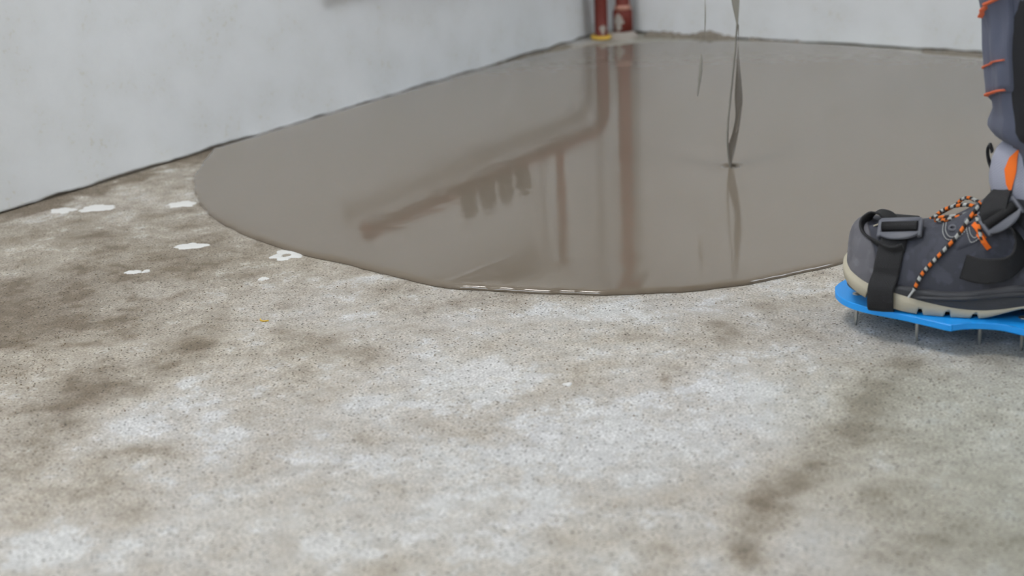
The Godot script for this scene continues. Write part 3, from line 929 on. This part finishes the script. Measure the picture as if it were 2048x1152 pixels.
func build_boot() -> void:
	var t := thing("work_boot", "dusty grey suede work boot with orange laces and cream sole on the blue plate", "boot", BOOT)
	var rows := []
	for i in 61:
		var x := 0.0201 + 0.2858 * (1.0 - cos(PI * i / 60.0)) / 2.0
		var row := PackedVector3Array()
		for j in 41: row.append(bpt(x, PI * j / 40.0))
		rows.append(row)
	var mb := MB.new()
	mb.grid(rows)
	var upper := obj("upper", mb, M.suede, t)
	# toe cap: laid over the front, its edge sweeping back towards the sole
	mb = shell(func(_a): return 0.0204, func(a): return 0.040 + 0.022 * pow(absf(cos(a)), 1.5), 0.0, PI, 0.0016, 22, 40)
	obj("toe_cap", mb, M.toe_suede, t)
	# rubber band round the foot above the sole
	var top := func(x): return lut(x, [0.0, 0.0775, 0.02, 0.0765, 0.03, 0.0715, 0.05, 0.0645, 0.065, 0.0625, 0.09, 0.0635, 0.13, 0.0615, 0.16, 0.065, 0.2, 0.074, 0.25, 0.08, 0.31, 0.085])
	var low := func(x): return lut(x, [0.0, 0.0765, 0.02, 0.0755, 0.03, 0.0705, 0.05, 0.0625, 0.08, 0.0565, 0.12, 0.049, 0.15, 0.0455, 0.175, 0.047, 0.21, 0.055, 0.25, 0.06, 0.31, 0.064])
	mb = MB.new()
	var fade := func(x): return smoothstep(0.045, 0.075, x)
	mb.grid(sole_rows(func(x, k): return [[0.003 * fade.call(x), low.call(x) - 0.003], [0.004 * fade.call(x), low.call(x)], [0.0048 * fade.call(x), lerpf(low.call(x), top.call(x), 0.3)], [0.0042 * fade.call(x), lerpf(low.call(x), top.call(x), 0.45)], [0.0052 * fade.call(x), lerpf(low.call(x), top.call(x), 0.6)], [0.004 * fade.call(x), lerpf(low.call(x), top.call(x), 0.93)], [0.002 * fade.call(x), top.call(x)], [-0.004, top.call(x) + 0.0008]][k], 160, 8))
	obj("rubber_band", mb, M.rubber_grey, t)
	# a raised moulding on the side of that band
	mb = MB.new()
	mb.tube(spline([Vector3(0.1, 0.0545, 0.0575), Vector3(0.125, 0.0555, 0.0567), Vector3(0.15, 0.0575, 0.0535), Vector3(0.175, 0.062, 0.0497), Vector3(0.2, 0.066, 0.0482), Vector3(0.23, 0.069, 0.047)], 6), 0.0018, 0.0032, 10)
	obj("side_moulding", mb, M.rubber_grey, t)
	# cream outsole with notches along its lower edge
	var bot := func(x): return lut(x, [0.0, 0.066, 0.02, 0.0625, 0.03, 0.0555, 0.045, 0.048, 0.06, 0.0425, 0.08, 0.038, 0.1, 0.0357, 0.15, 0.0354, 0.168, 0.037, 0.19, 0.045, 0.205, 0.05, 0.22, 0.048, 0.228, 0.036, 0.24, 0.0354, 0.31, 0.038])
	var notch := func(x):
		for c in [0.053, 0.1045, 0.131, 0.157, 0.25, 0.275]:
			if absf(x - c) < 0.0028: return 0.006
		return 0.0
	mb = MB.new()
	var sr := sole_rows(func(x, k): return [[-0.012, bot.call(x) + 0.012], [0.002, bot.call(x) + notch.call(x)], [0.004, bot.call(x) + 0.001 + notch.call(x)], [0.0046, lerpf(bot.call(x), low.call(x), 0.55)], [0.0042, low.call(x) - 0.0005], [-0.002, low.call(x)]][k], 480, 6)
	mb.grid(sr)
	obj("outsole", mb, M.cream_sole, t)
	mb = MB.new()
	var core := sole_rows(func(x, k): return [[-0.0035, bot.call(x) + 0.0005], [-0.0035, bot.call(x) + 0.02]][k], 160, 2)
	mb.grid(core)
	mb.fan(core[0].slice(0, 160))
	obj("tread", mb, M.black_gap, t)
	# padded collar and tongue
	mb = MB.new()
	rows = []
	for q in [[0.115, 0.172, 0.04], [0.13, 0.165, 0.041], [0.145, 0.1585, 0.041], [0.159, 0.1585, 0.04]]:
		rows.append(ring(Vector3(q[1] + 0.056, q[0], 0), 0.056, q[2], 40))
	mb.grid(rows)
	obj("ribbed_collar", mb, M.dark_lining, t)
	mb = MB.new()
	rows = []
	for q in [[0.157, 0.1595, 0.039], [0.166, 0.1565, 0.04], [0.175, 0.1558, 0.04], [0.19, 0.1575, 0.039], [0.2, 0.161, 0.038], [0.207, 0.166, 0.036], [0.209, 0.172, 0.033], [0.206, 0.178, 0.03]]:
		rows.append(ring(Vector3(q[1] + 0.056, q[0], 0), 0.056, q[2], 40))
	mb.grid(rows)
	var col := obj("collar", mb, M.mesh_lining, t)
	mb = MB.new()
	rows = []
	for q in [[0.163, 0.1565, 0.04, 0.0], [0.172, 0.1558, 0.04, 0.07], [0.186, 0.1570, 0.039, 0.13], [0.198, 0.1602, 0.038, 0.09], [0.206, 0.165, 0.036, 0.02]]:
		var row := PackedVector3Array()
		for j in 7:
			var a: float = 0.95 + q[3] * (j / 3.0 - 1.0) - 0.25 * (q[0] - 0.18) / 0.02 * 0.2
			row.append(Vector3(q[1] + 0.056 - cos(a) * 0.0572, q[0], sin(a) * (q[2] + 0.0012)))
		rows.append(row)
	mb.grid(rows)
	tag(obj("collar_stripe", mb, M.orange, col), "orange stripe")
	mb = MB.new()
	mb.band(spline([Vector3(0.1575, 0.176, -0.008), Vector3(0.153, 0.186, -0.01), Vector3(0.1516, 0.196, -0.01), Vector3(0.1535, 0.2005, -0.01), Vector3(0.1565, 0.193, -0.01)], 5), PackedVector3Array([Vector3(0, 0, 1)]), 0.012, 0.0016)
	obj("pull_tab", mb, M.webbing, t)
	# lace stay on the near side, with double rows of stitching
	mb = shell(func(a): return 0.113 + 0.024 * (1.5 - a), func(a): return 0.168, 0.62, 1.5, 0.0015, 14, 16)
	var stay := obj("lace_stay", mb, M.suede, t)
	for s in [[[0.117, 1.38], [0.119, 1.1], [0.125, 0.9], [0.135, 0.86], [0.143, 0.95]], [[0.1195, 1.38], [0.1215, 1.12], [0.127, 0.94], [0.135, 0.9], [0.141, 0.98]],
			[[0.142, 0.98], [0.145, 0.8], [0.149, 0.68], [0.156, 0.7], [0.156, 0.9]], [[0.1445, 0.96], [0.147, 0.82], [0.151, 0.73], [0.1545, 0.75], [0.1545, 0.9]]]:
		var pts := []
		for q in s: pts.append(bpt(q[0], q[1], 0.002))
		var path := spline(pts, 24)
		mb = MB.new()
		var i := 0
		while i + 3 < path.size():
			mb.tube(path.slice(i, i + 4), 0.0006, -1, 6)
			i += 5
		obj("stitching", mb, M.stitch, stay)
	for q in [[0.128, 1.12], [0.143, 1.1], [0.155, 1.05]]:
		mb = MB.new()
		mb.lathe(PackedVector2Array([Vector2(0.002, 0.0), Vector2(0.0045, 0.0), Vector2(0.0042, 0.0014), Vector2(0.0022, 0.0016), Vector2(0.002, 0.0)]), Vector3.ZERO, 16)
		var e := bpt(q[0], q[1], 0.0016)
		obj("eyelet", mb, M.buckle_plastic, stay, Transform3D(Basis(Vector3.RIGHT, 0.55), e))
	# laces: a bow over the vamp and one long end hanging down the near side
	var laces := [
		[bpt(0.1528, 1.3, 0.006), bpt(0.1438, 1.12, 0.004), bpt(0.1341, 0.88, 0.003), bpt(0.1217, 0.68, 0.003), bpt(0.1116, 0.5, 0.003), bpt(0.1039, 0.33, 0.004), Vector3(0.0985, 0.063, 0.0585)],
		[Vector3(0.1510, 0.1291, 0.0), Vector3(0.1311, 0.1284, 0.005), Vector3(0.1081, 0.1235, 0.0), Vector3(0.1112, 0.1278, -0.010), Vector3(0.1234, 0.1337, -0.010), Vector3(0.1388, 0.1374, -0.005), Vector3(0.1509, 0.1346, 0.0)],
		[Vector3(0.0993, 0.1175, -0.010), Vector3(0.1105, 0.1247, -0.015), Vector3(0.1229, 0.1324, -0.020), Vector3(0.1289, 0.1389, -0.020), Vector3(0.1363, 0.1405, -0.020), Vector3(0.1472, 0.1384, -0.015), Vector3(0.1538, 0.142, -0.010)],
		[Vector3(0.1075, 0.1229, 0.010), Vector3(0.1182, 0.125, 0.013), Vector3(0.1329, 0.1295, 0.008), Vector3(0.1506, 0.137, 0.0)],
		[bpt(0.15, 1.1, 0.004), bpt(0.1535, 0.92, 0.004), bpt(0.1565, 0.74, 0.005), bpt(0.160, 0.6, 0.004)],
		[bpt(0.158, 1.2, 0.004), bpt(0.162, 1.0, 0.006), bpt(0.166, 0.85, 0.004)],
		[Vector3(0.1702, 0.1498, 0.012), Vector3(0.1743, 0.1465, 0.016), Vector3(0.1789, 0.1416, 0.018), Vector3(0.1841, 0.1372, 0.02)],
		[Vector3(0.1740, 0.153, 0.016), Vector3(0.1786, 0.1521, 0.022), Vector3(0.1842, 0.1526, 0.026)]]
	for l in laces:
		mb = MB.new()
		mb.tube(spline(l, 10), 0.0020, -1, 8, 0.0145)
		obj("lace", mb, M.lace_cord, t)
	mb = MB.new()
	mb.tube(PackedVector3Array([Vector3(0.0985, 0.063, 0.0585), Vector3(0.0935, 0.055, 0.0615)]), 0.0014, 0.0011, 8)
	tag(obj("lace_tip", mb, M.stitch, t), "pale bare end of the lace")
	for q in [[0.1525, 0.84], [0.158, 0.66]]:
		mb = MB.new()
		var e := bpt(q[0], q[1], 0.003)
		mb.band(spline([e + Vector3(-0.004, 0.004, -0.004), e + Vector3(0, 0.002, 0.0015), e + Vector3(0.005, -0.005, 0.002), e + Vector3(0.008, -0.009, 0.001)], 4), PackedVector3Array([Vector3(1, 1, 0)]), 0.005, 0.0014)
		tag(obj("lace_loop", mb, M.orange, t), "orange webbing loop")

func ring(c: Vector3, rx: float, rz: float, n: int) -> PackedVector3Array:
	var row := PackedVector3Array()
	for j in n + 1:
		var a := TAU * (j % n) / n
		row.append(c + Vector3(-cos(a) * rx, 0, sin(a) * rz))
	return row

func build_overshoe() -> void:
	var t := thing("spiked_overshoe", "bright blue plastic spiked sole plate on steel nails, strapped under the work boot", "spiked sole", BOOT)
	var near := [[0.004, -0.004], [0.0065, 0.006], [0.0105, 0.017], [0.02, 0.031], [0.035, 0.0425], [0.055, 0.0505], [0.085, 0.0575], [0.11, 0.065], [0.136, 0.0735], [0.141, 0.071], [0.152, 0.063], [0.165, 0.0585], [0.178, 0.0562], [0.192, 0.0575], [0.207, 0.063], [0.23, 0.069], [0.27, 0.066], [0.3, 0.054], [0.317, 0.03], [0.322, 0.0]]
	var far := [[0.317, -0.03], [0.3, -0.054], [0.27, -0.066], [0.23, -0.069], [0.207, -0.063], [0.178, -0.0562], [0.152, -0.063], [0.136, -0.0735], [0.11, -0.069], [0.085, -0.066], [0.055, -0.062], [0.03, -0.053], [0.014, -0.04], [0.006, -0.02]]
	var pts := []
	for p in near + far: pts.append(Vector3(p[0], 0, p[1]))
	pts.append(pts[0])
	var poly := PackedVector2Array()
	for p in spline(pts, 5): poly.append(Vector2(p.x, p.z))
	poly.remove_at(poly.size() - 1)
	var mb := MB.new()
	mb.slab(poly, 0.028, 0.0352, 0.0007)
	obj("plate", mb, M.blue_plastic, t, Transform3D(), false)
	for s in [[0.0317, 0.0137], [0.1, 0.0392], [0.161, 0.030], [0.202, 0.032], [0.06, -0.036], [0.1, -0.044], [0.161, -0.034], [0.202, -0.036], [0.235, 0.04], [0.235, -0.04], [0.29, 0.025], [0.29, -0.025], [0.128, 0.0]]:
		mb = MB.new()
		mb.lathe(PackedVector2Array([Vector2(0.0, 0.0), Vector2(0.0012, 0.0), Vector2(0.0019, 0.008), Vector2(0.0023, 0.028), Vector2(0.0023, 0.035), Vector2(0.0048, 0.0353), Vector2(0.0046, 0.0363), Vector2(0.003, 0.0368), Vector2(0.0, 0.037)]), Vector3(s[0], 0, s[1]), 14)
		obj("spike", mb, M.steel, t)
	# front strap: up the near side, under the buckle, over the toe and down the far side
	mb = MB.new()
	var path := [Vector3(0.0655, 0.0345, 0.053), Vector3(0.0655, 0.04, 0.0588), Vector3(0.0655, 0.05, 0.0605), Vector3(0.0655, 0.062, 0.0595)]
	for a in [0.3, 0.42, 0.55, 0.7, 0.85, 1.05, 1.4, 1.8, 2.2, 2.6, 2.9]: path.append(bpt(0.0665 + 0.006 * minf(a, 1.0), a, 0.0035))
	path += [Vector3(0.068, 0.06, -0.0595), Vector3(0.068, 0.048, -0.06), Vector3(0.068, 0.034, -0.058)]
	mb.band(spline(path, 4), PackedVector3Array([Vector3(1, 0, 0)]), 0.0262, 0.0018)
	obj("strap", mb, M.webbing, t)
	# its tail curls up over the toe in an open loop
	mb = MB.new()
	var tail := [Vector3(0.0720, 0.1150, 0.004), Vector3(0.0640, 0.1180, 0.003), Vector3(0.0570, 0.1225, 0.003), Vector3(0.0490, 0.1245, 0.004), Vector3(0.0420, 0.1215, 0.007), Vector3(0.0385, 0.1140, 0.013), Vector3(0.0420, 0.1050, 0.022), Vector3(0.0510, 0.0985, 0.031), Vector3(0.0630, 0.0945, 0.039), Vector3(0.0745, 0.0930, 0.043), Vector3(0.0845, 0.0965, 0.041)]
	var wl := PackedVector3Array()
	for i in 61: wl.append(Vector3(-0.3, 0.1, 1).lerp(Vector3(-0.15, 0.9, 0.5), smoothstep(0.45, 0.8, i / 60.0)))
	mb.band(spline(tail, 6), wl, 0.024, 0.0022)
	obj("strap_loop", mb, M.webbing, t)
	buckle(t, Transform3D(Basis(Vector3(1, 0.12, 0.0), Vector3(-0.05, 0.62, -0.78), Vector3(0.0, 0.78, 0.62)).orthonormalized(), Vector3(0.0765, 0.1145, 0.031)), 1.22)
	mb = MB.new()
	mb.band(spline([Vector3(0.0470, 0.1130, 0.016), Vector3(0.054, 0.1160, 0.015), Vector3(0.063, 0.1170, 0.014)], 4), PackedVector3Array([Vector3(0, 0.3, 1)]), 0.006, 0.0014)
	tag(obj("strap_end", mb, M.cream_sole, t), "pale bound end of the strap")
	# ankle strap: over the instep, buckle, and a broad tail curling round the near side
	mb = MB.new()
	path = []
	for a in [2.9, 2.6, 2.2, 1.8, 1.5]: path.append(bpt(0.185, a, 0.007))
	path += [Vector3(0.1745, 0.166, 0.022), Vector3(0.1690, 0.1580, 0.036), Vector3(0.1680, 0.1480, 0.045), Vector3(0.1710, 0.1400, 0.0455)]
	mb.band(spline(path, 5), PackedVector3Array([Vector3(0.85, 0.5, -0.1)]), 0.0262, 0.002)
	obj("ankle_strap", mb, M.webbing, t)
	mb = MB.new()
	path = [Vector3(0.1790, 0.1330, 0.041), Vector3(0.1890, 0.1270, 0.040), Vector3(0.1960, 0.1160, 0.042), Vector3(0.1950, 0.1035, 0.049), Vector3(0.1860, 0.0945, 0.0555), Vector3(0.1720, 0.0905, 0.059), Vector3(0.1580, 0.0900, 0.0595), Vector3(0.1446, 0.0925, 0.0585)]
	var wds := PackedVector3Array()
	for i in 43: wds.append(Vector3(-0.45, 0.5, 0.75).lerp(Vector3(0.05, 1.0, -0.12), smoothstep(0.35, 0.75, i / 42.0)))
	mb.band(spline(path, 6), wds, 0.025, 0.002)
	obj("ankle_strap_tail", mb, M.webbing, t)
	buckle(t, Transform3D(Basis(Vector3(0.72, 0.62, -0.2), Vector3(-0.6, 0.65, -0.45), Vector3(-0.15, 0.44, 0.84)).orthonormalized(), Vector3(0.1775, 0.1405, 0.044)), 1.12)

func buckle(t: Node3D, at: Transform3D, k: float) -> void:
	# ladder-lock: two rails, a flat tongue plate and two cross bars; local x across, y along the strap, z out
	var mb := MB.new()
	for s in [-1, 1]: mb.box(Vector3(s * 0.0165, 0.003, 0) * k, Vector3(0.0042, 0.018, 0.005) * k, 0.0014)
	mb.box(Vector3(0, 0.0105, 0.0005) * k, Vector3(0.034, 0.005, 0.005) * k, 0.0014)
	var b := obj("buckle", mb, M.buckle_plastic, t, at)
	mb = MB.new()
	var poly := PackedVector2Array()
	for i in 17:
		var a := PI * i / 16.0
		poly.append(Vector2(cos(a) * 0.0165, sin(a) * 0.0085) * k)
	mb.slab(poly, -0.0014, 0.0014, 0.0005)
	obj("thumb_plate", mb, M.buckle_plastic, b, Transform3D(Basis(Vector3.RIGHT, PI / 2 - 0.25), Vector3(0, -0.002, 0.0015) * k))
	mb = MB.new()
	mb.tube(PackedVector3Array([Vector3(-0.0145, 0.0035, 0.0025) * k, Vector3(0.0145, 0.0035, 0.0025) * k]), 0.0042 * k, -1, 12)
	obj("webbing_roll", mb, M.webbing, b)

# ---- the worker
func leg_c(y: float) -> Array:   # centre x, radius front to back, radius across, of the near trouser leg
	var f := lut(y, [0.14, 0.213, 0.156, 0.207, 0.17, 0.197, 0.183, 0.185, 0.2, 0.178, 0.209, 0.173, 0.2155, 0.158, 0.225, 0.1525, 0.24, 0.1555, 0.249, 0.1535, 0.256, 0.152, 0.27, 0.1500, 0.3, 0.1460, 0.345, 0.140, 0.42, 0.115, 0.52, 0.096, 0.6, 0.09])
	var r := lut(y, [0.14, 0.060, 0.2, 0.064, 0.225, 0.068, 0.3, 0.069, 0.42, 0.076, 0.52, 0.082, 0.6, 0.082])
	return [f + 1.12 * r - 0.008, r, r * 0.94]

func leg_pt(y: float, a: float, off: float, n: FastNoiseLite) -> Vector3:
	var c := leg_c(y)
	var fold := 0.009 * n.get_noise_3d(cos(a) * 1.5, y * 3.5, sin(a) * 1.5) + 0.003 * sin(y * 95.0 + 2.2 * sin(a * 1.0 + 0.6) + a) * clampf((0.30 - y) / 0.1, 0.0, 1.0) * (1.0 if y < 0.25 else 0.5)
	fold *= clampf(absf(a - 0.15) / 0.4, 0.1, 1.0)
	return Vector3(c[0] - cos(a) * (c[1] + off + fold), y, sin(a) * (c[2] + off + fold))

func build_person() -> void:
	var t := thing("person", "worker in grey-blue trousers with orange piping standing at the right edge in a spiked boot", "person", BOOT)
	var n := noise(120, 1.3, 3)
	var mb := MB.new()
	var rows := []
	for i in 70:
		var y := lerpf(0.142, 0.56, i / 69.0)
		var row := PackedVector3Array()
		for j in 65:
			var a := TAU * (j % 64) / 64.0
			var p := leg_pt(y, a, 0.0, n)
			# the hem sags lower towards the heel
			if i == 0: p.y += -0.012 + 0.012 * cos(a)
			row.append(p)
		rows.append(row)
	mb.grid(rows)
	obj("trouser_leg", mb, M.trouser_cloth, t, Transform3D(), true)
	# pocket flap over the shin with orange piping
	var flap := func(a0: float, a1: float, y0: float, y1: float, off: float, slope: float, m: int, k: int) -> MB:
		var r := []
		for i in m + 1:
			var row := PackedVector3Array()
			for j in k + 1:
				var a := lerpf(a0, a1, j / float(k))
				var y := lerpf(y0, y1, i / float(m)) + slope * sin(a)
				row.append(leg_pt(y, a, off if i > 0 and i < m and j > 0 and j < k else 0.0005, n))
			r.append(row)
		var b := MB.new()
		b.grid(r)
		return b
	var fl := obj("pocket_flap", flap.call(-0.9, 0.98, 0.2475, 0.40, 0.0045, 0.024, 30, 60), M.trouser_cloth, t)
	obj("piping", flap.call(0.1, 0.86, 0.2495, 0.2520, 0.0064, 0.024, 4, 60), M.piping, fl)
	obj("piping", flap.call(0.1, 0.9, 0.2765, 0.2785, 0.0064, 0.026, 4, 60), M.piping, fl)
	obj("piping", flap.call(0.22, 1.05, 0.3195, 0.3224, 0.009, 0.045, 4, 60), M.piping, fl)
	mb = MB.new()
	rows = []
	for i in 21:
		var y := lerpf(0.205, 0.36, i / 20.0)
		var row := PackedVector3Array()
		var lo := 0.9 + 0.32 * pow(maxf(0.0, (0.25 - y) / 0.045), 2.0) + 0.3 * pow(maxf(0.0, (y - 0.315) / 0.045), 2.0)
		for j in 25:
			row.append(leg_pt(y, lerpf(lo, 3.4, j / 24.0), 0.003 if j > 0 and i > 0 and i < 20 else 0.0003, n))
		rows.append(row)
	mb.grid(rows)
	tag(obj("knee_patch", mb, M.patch_cloth, t), "black reinforcing patch")
	# the rest of the worker, above and beside the picture: one body in a jacket, holding the bucket
	var B := BOOT.affine_inverse() * ROOM
	var hipc := B * Vector3(1.68, 0.93, 1.72)
	var k1 := Vector3(leg_c(0.53)[0], 0.53, 0)
	var cell := 0.022
	var a2 := B * Vector3(1.98, 0.12, 1.82)
	var k2 := B * Vector3(1.86, 0.52, 1.83)
	var h1 := hipc + Vector3(0, -0.03, -0.09)
	var h2 := hipc + Vector3(0, -0.03, 0.09)
	var trousers := [[k1, h1, 0.078, 0.1], [k2, h2, 0.078, 0.1], [a2, k2, 0.065, 0.078], [h1, h2, 0.11, 0.11], [hipc + Vector3(0, 0.02, 0), hipc + Vector3(-0.01, 0.1, 0), 0.13, 0.12]]
	obj("trousers", body(trousers, cell), M.trouser_cloth, t)
	obj("boot", body([[a2 + Vector3(0.03, -0.07, 0), a2 + Vector3(-0.06, -0.075, 0), 0.045, 0.045], [a2 + Vector3(-0.06, -0.075, 0), a2 + Vector3(-0.17, -0.08, 0), 0.045, 0.038], [a2 + Vector3(0.01, -0.06, 0), a2 + Vector3(0, 0.03, 0), 0.05, 0.055]], 0.012), M.rubber_grey, t)
	var sh := hipc + Vector3(-0.10, 0.50, 0)
	var s1 := sh + Vector3(0, -0.03, -0.17)
	var s2 := sh + Vector3(0, -0.03, 0.17)
	var bk := B * Vector3(1.05, 0.98, 1.17)
	var w1 := bk + Vector3(0.05, 0.12, -0.1)
	var w2 := bk + Vector3(0.06, 0.06, 0.13)
	var e1 := (s1 + w1) / 2 + Vector3(0.04, -0.11, -0.05)
	var e2 := (s2 + w2) / 2 + Vector3(0.04, -0.11, 0.05)
	var jacket := [[hipc + Vector3(0, 0.04, 0), hipc + Vector3(-0.05, 0.28, 0), 0.145, 0.15], [hipc + Vector3(-0.05, 0.28, 0), sh + Vector3(0, -0.06, 0), 0.15, 0.13], [s1, s2, 0.085, 0.085], [s1, e1, 0.07, 0.052], [e1, w1, 0.052, 0.038], [s2, e2, 0.07, 0.052], [e2, w2, 0.052, 0.038]]
	obj("jacket", body(jacket, cell), M.jacket_cloth, t)
	var hd := sh + Vector3(-0.07, 0.2, 0)
	var head := [[sh + Vector3(-0.01, 0.03, 0), hd + Vector3(0.01, -0.03, 0), 0.058, 0.056], [hd, hd + Vector3(0.005, 0.035, 0), 0.085, 0.09], [hd + Vector3(-0.06, -0.06, 0), hd + Vector3(-0.03, -0.02, 0), 0.03, 0.05], [hd + Vector3(-0.09, 0.0, 0), hd + Vector3(-0.1, -0.022, 0), 0.01, 0.014], [hd + Vector3(0, -0.01, -0.085), hd + Vector3(0, 0.015, -0.085), 0.014, 0.016], [hd + Vector3(0, -0.01, 0.085), hd + Vector3(0, 0.015, 0.085), 0.014, 0.016]]
	obj("head", body(head, 0.009), M.skin, t)
	obj("hair", body([[hd + Vector3(0.02, 0.05, 0), hd + Vector3(-0.02, 0.055, 0), 0.088, 0.082], [hd + Vector3(0.03, 0.0, 0), hd + Vector3(0.03, 0.04, 0), 0.075, 0.085]], 0.012), M.hair, t)
	for s in [[w1, e1], [w2, e2]]:
		var d: Vector3 = (s[0] - s[1]).normalized()
		var side := d.cross(Vector3.UP).normalized()
		var palm: Vector3 = s[0] + d * 0.05
		var bones := [[s[0], palm, 0.026, 0.03], [palm + side * 0.025, palm - side * 0.025, 0.018, 0.018]]
		for f in 4:
			var root := palm + d * 0.03 + side * (0.03 - 0.02 * f)
			var l := [0.034, 0.04, 0.037, 0.03][f] as float
			var kn := root + d * l
			bones.append([palm + side * (0.026 - 0.017 * f), root, 0.0105, 0.009])
			bones.append([root, kn, 0.009, 0.0085])
			bones.append([kn, kn + (d * 0.3 + Vector3.DOWN).normalized() * l * 0.8, 0.0085, 0.0075])
		bones.append([palm + side * 0.025, palm + side * 0.055 + d * 0.03, 0.012, 0.01])
		bones.append([palm + side * 0.055 + d * 0.03, palm + side * 0.05 + d * 0.055 + Vector3.DOWN * 0.02, 0.01, 0.008])
		obj("hand", body(bones, 0.005, 0.004), M.skin, t)
	# the tilted bucket that feeds the stream
	var spout := Vector3(0.365, 0.845, -2.051)
	var toward: Vector3 = (ROOM.basis.x * 0.9 + ROOM.basis.z * 0.45).normalized()
	var axis := (toward * 0.86 + Vector3(0, 0.5, 0) * -1.0).normalized()   # from mouth to base, slightly downward mouth
	axis = (toward * 0.93 + Vector3(0, 0.36, 0)).normalized()
	var up := -axis
	var xx := up.cross(Vector3.UP).normalized()
	var zz := xx.cross(up)
	var lip := spout - zz * (0.14 if zz.y < 0 else -0.14)
	var pose := Transform3D(Basis(xx, up, zz), lip + axis * 0.30)
	var bt := thing("mortar_bucket", "black mixing bucket tipped over the puddle, out of which the grey stream pours", "bucket", pose)
	mb = MB.new()
	mb.lathe(PackedVector2Array([Vector2(0.0, 0.0), Vector2(0.115, 0.0), Vector2(0.12, 0.004), Vector2(0.14, 0.295), Vector2(0.147, 0.297), Vector2(0.147, 0.303), Vector2(0.136, 0.303), Vector2(0.116, 0.008), Vector2(0.0, 0.008)]), Vector3.ZERO, 40)
	obj("shell", mb, M.bucket_black, bt)
	mb = MB.new()
	var arc := PackedVector3Array()
	for i in 21:
		var a := PI * i / 20.0
		arc.append(Vector3(cos(a) * 0.15, 0.27 + sin(a) * 0.04, -sin(a) * 0.15 if zz.y < 0 else sin(a) * 0.15))
	mb.tube(arc, 0.003, -1, 8)
	obj("handle", mb, M.steel, bt)

func body(bones: Array, cell: float, soft := -1.0) -> MB:
	# smooth union of tapered capsules, meshed as surface nets
	var k := cell * 1.6 if soft < 0 else soft
	var lo := Vector3.INF
	var hi := -Vector3.INF
	for b in bones:
		for e in 2:
			var r := Vector3.ONE * (maxf(b[2], b[3]) + cell * 2.0)
			lo = lo.min(b[e] - r); hi = hi.max(b[e] + r)
	var d := Vector3i(((hi - lo) / cell).ceil()) + Vector3i.ONE
	var f := PackedFloat32Array()
	f.resize(d.x * d.y * d.z)
	f.fill(1.0)
	for b in bones:
		var p: Vector3 = b[0]
		var ax: Vector3 = b[1] - b[0]
		var l2 := maxf(ax.length_squared(), 1e-9)
		var rm: float = maxf(b[2], b[3]) + cell * 2.5
		var a := Vector3i(((p.min(b[1]) - Vector3.ONE * rm - lo) / cell).floor()).clamp(Vector3i.ZERO, d - Vector3i.ONE)
		var c := Vector3i(((p.max(b[1]) + Vector3.ONE * rm - lo) / cell).ceil()).clamp(Vector3i.ZERO, d - Vector3i.ONE)
		for z in range(a.z, c.z + 1):
			for y in range(a.y, c.y + 1):
				for x in range(a.x, c.x + 1):
					var q := lo + Vector3(x, y, z) * cell
					var t := clampf((q - p).dot(ax) / l2, 0, 1)
					var v := q.distance_to(p + ax * t) - lerpf(b[2], b[3], t)
					var i := (z * d.y + y) * d.x + x
					var o := f[i]
					var h := maxf(k - absf(o - v), 0.0) / k
					f[i] = minf(o, v) - h * h * k * 0.25
	var mb := MB.new()
	var id := {}
	var sx := 1
	var sy := d.x
	var sz := d.x * d.y
	for z in d.z - 1:
		for y in d.y - 1:
			for x in d.x - 1:
				var i := z * sz + y * sy + x
				var neg := 0
				var s := Vector3.ZERO
				var cnt := 0
				var q := [f[i], f[i + sx], f[i + sy], f[i + sx + sy], f[i + sz], f[i + sz + sx], f[i + sz + sy], f[i + sz + sx + sy]]
				for w in q: neg += 1 if w < 0 else 0
				if neg == 0 or neg == 8: continue
				for e in [[0, 1], [2, 3], [4, 5], [6, 7], [0, 2], [1, 3], [4, 6], [5, 7], [0, 4], [1, 5], [2, 6], [3, 7]]:
					var u: float = q[e[0]]
					var w: float = q[e[1]]
					if (u < 0) == (w < 0): continue
					var pa := Vector3(e[0] & 1, (e[0] >> 1) & 1, e[0] >> 2)
					var pb := Vector3(e[1] & 1, (e[1] >> 1) & 1, e[1] >> 2)
					s += pa.lerp(pb, u / (u - w)); cnt += 1
				id[i] = mb.add(lo + (Vector3(x, y, z) + s / cnt) * cell)
	for i in id:
		for e in [[sx, sy, sz], [sy, sz, sx], [sz, sx, sy]]:
			var u := f[i]
			var w := f[i + e[0]]
			if (u < 0) == (w < 0): continue
			if not (id.has(i - e[1]) and id.has(i - e[2]) and id.has(i - e[1] - e[2])): continue
			if u < 0: mb.quad(id[i], id[i - e[1]], id[i - e[1] - e[2]], id[i - e[2]])
			else: mb.quad(id[i], id[i - e[2]], id[i - e[1] - e[2]], id[i - e[1]])
	return mb
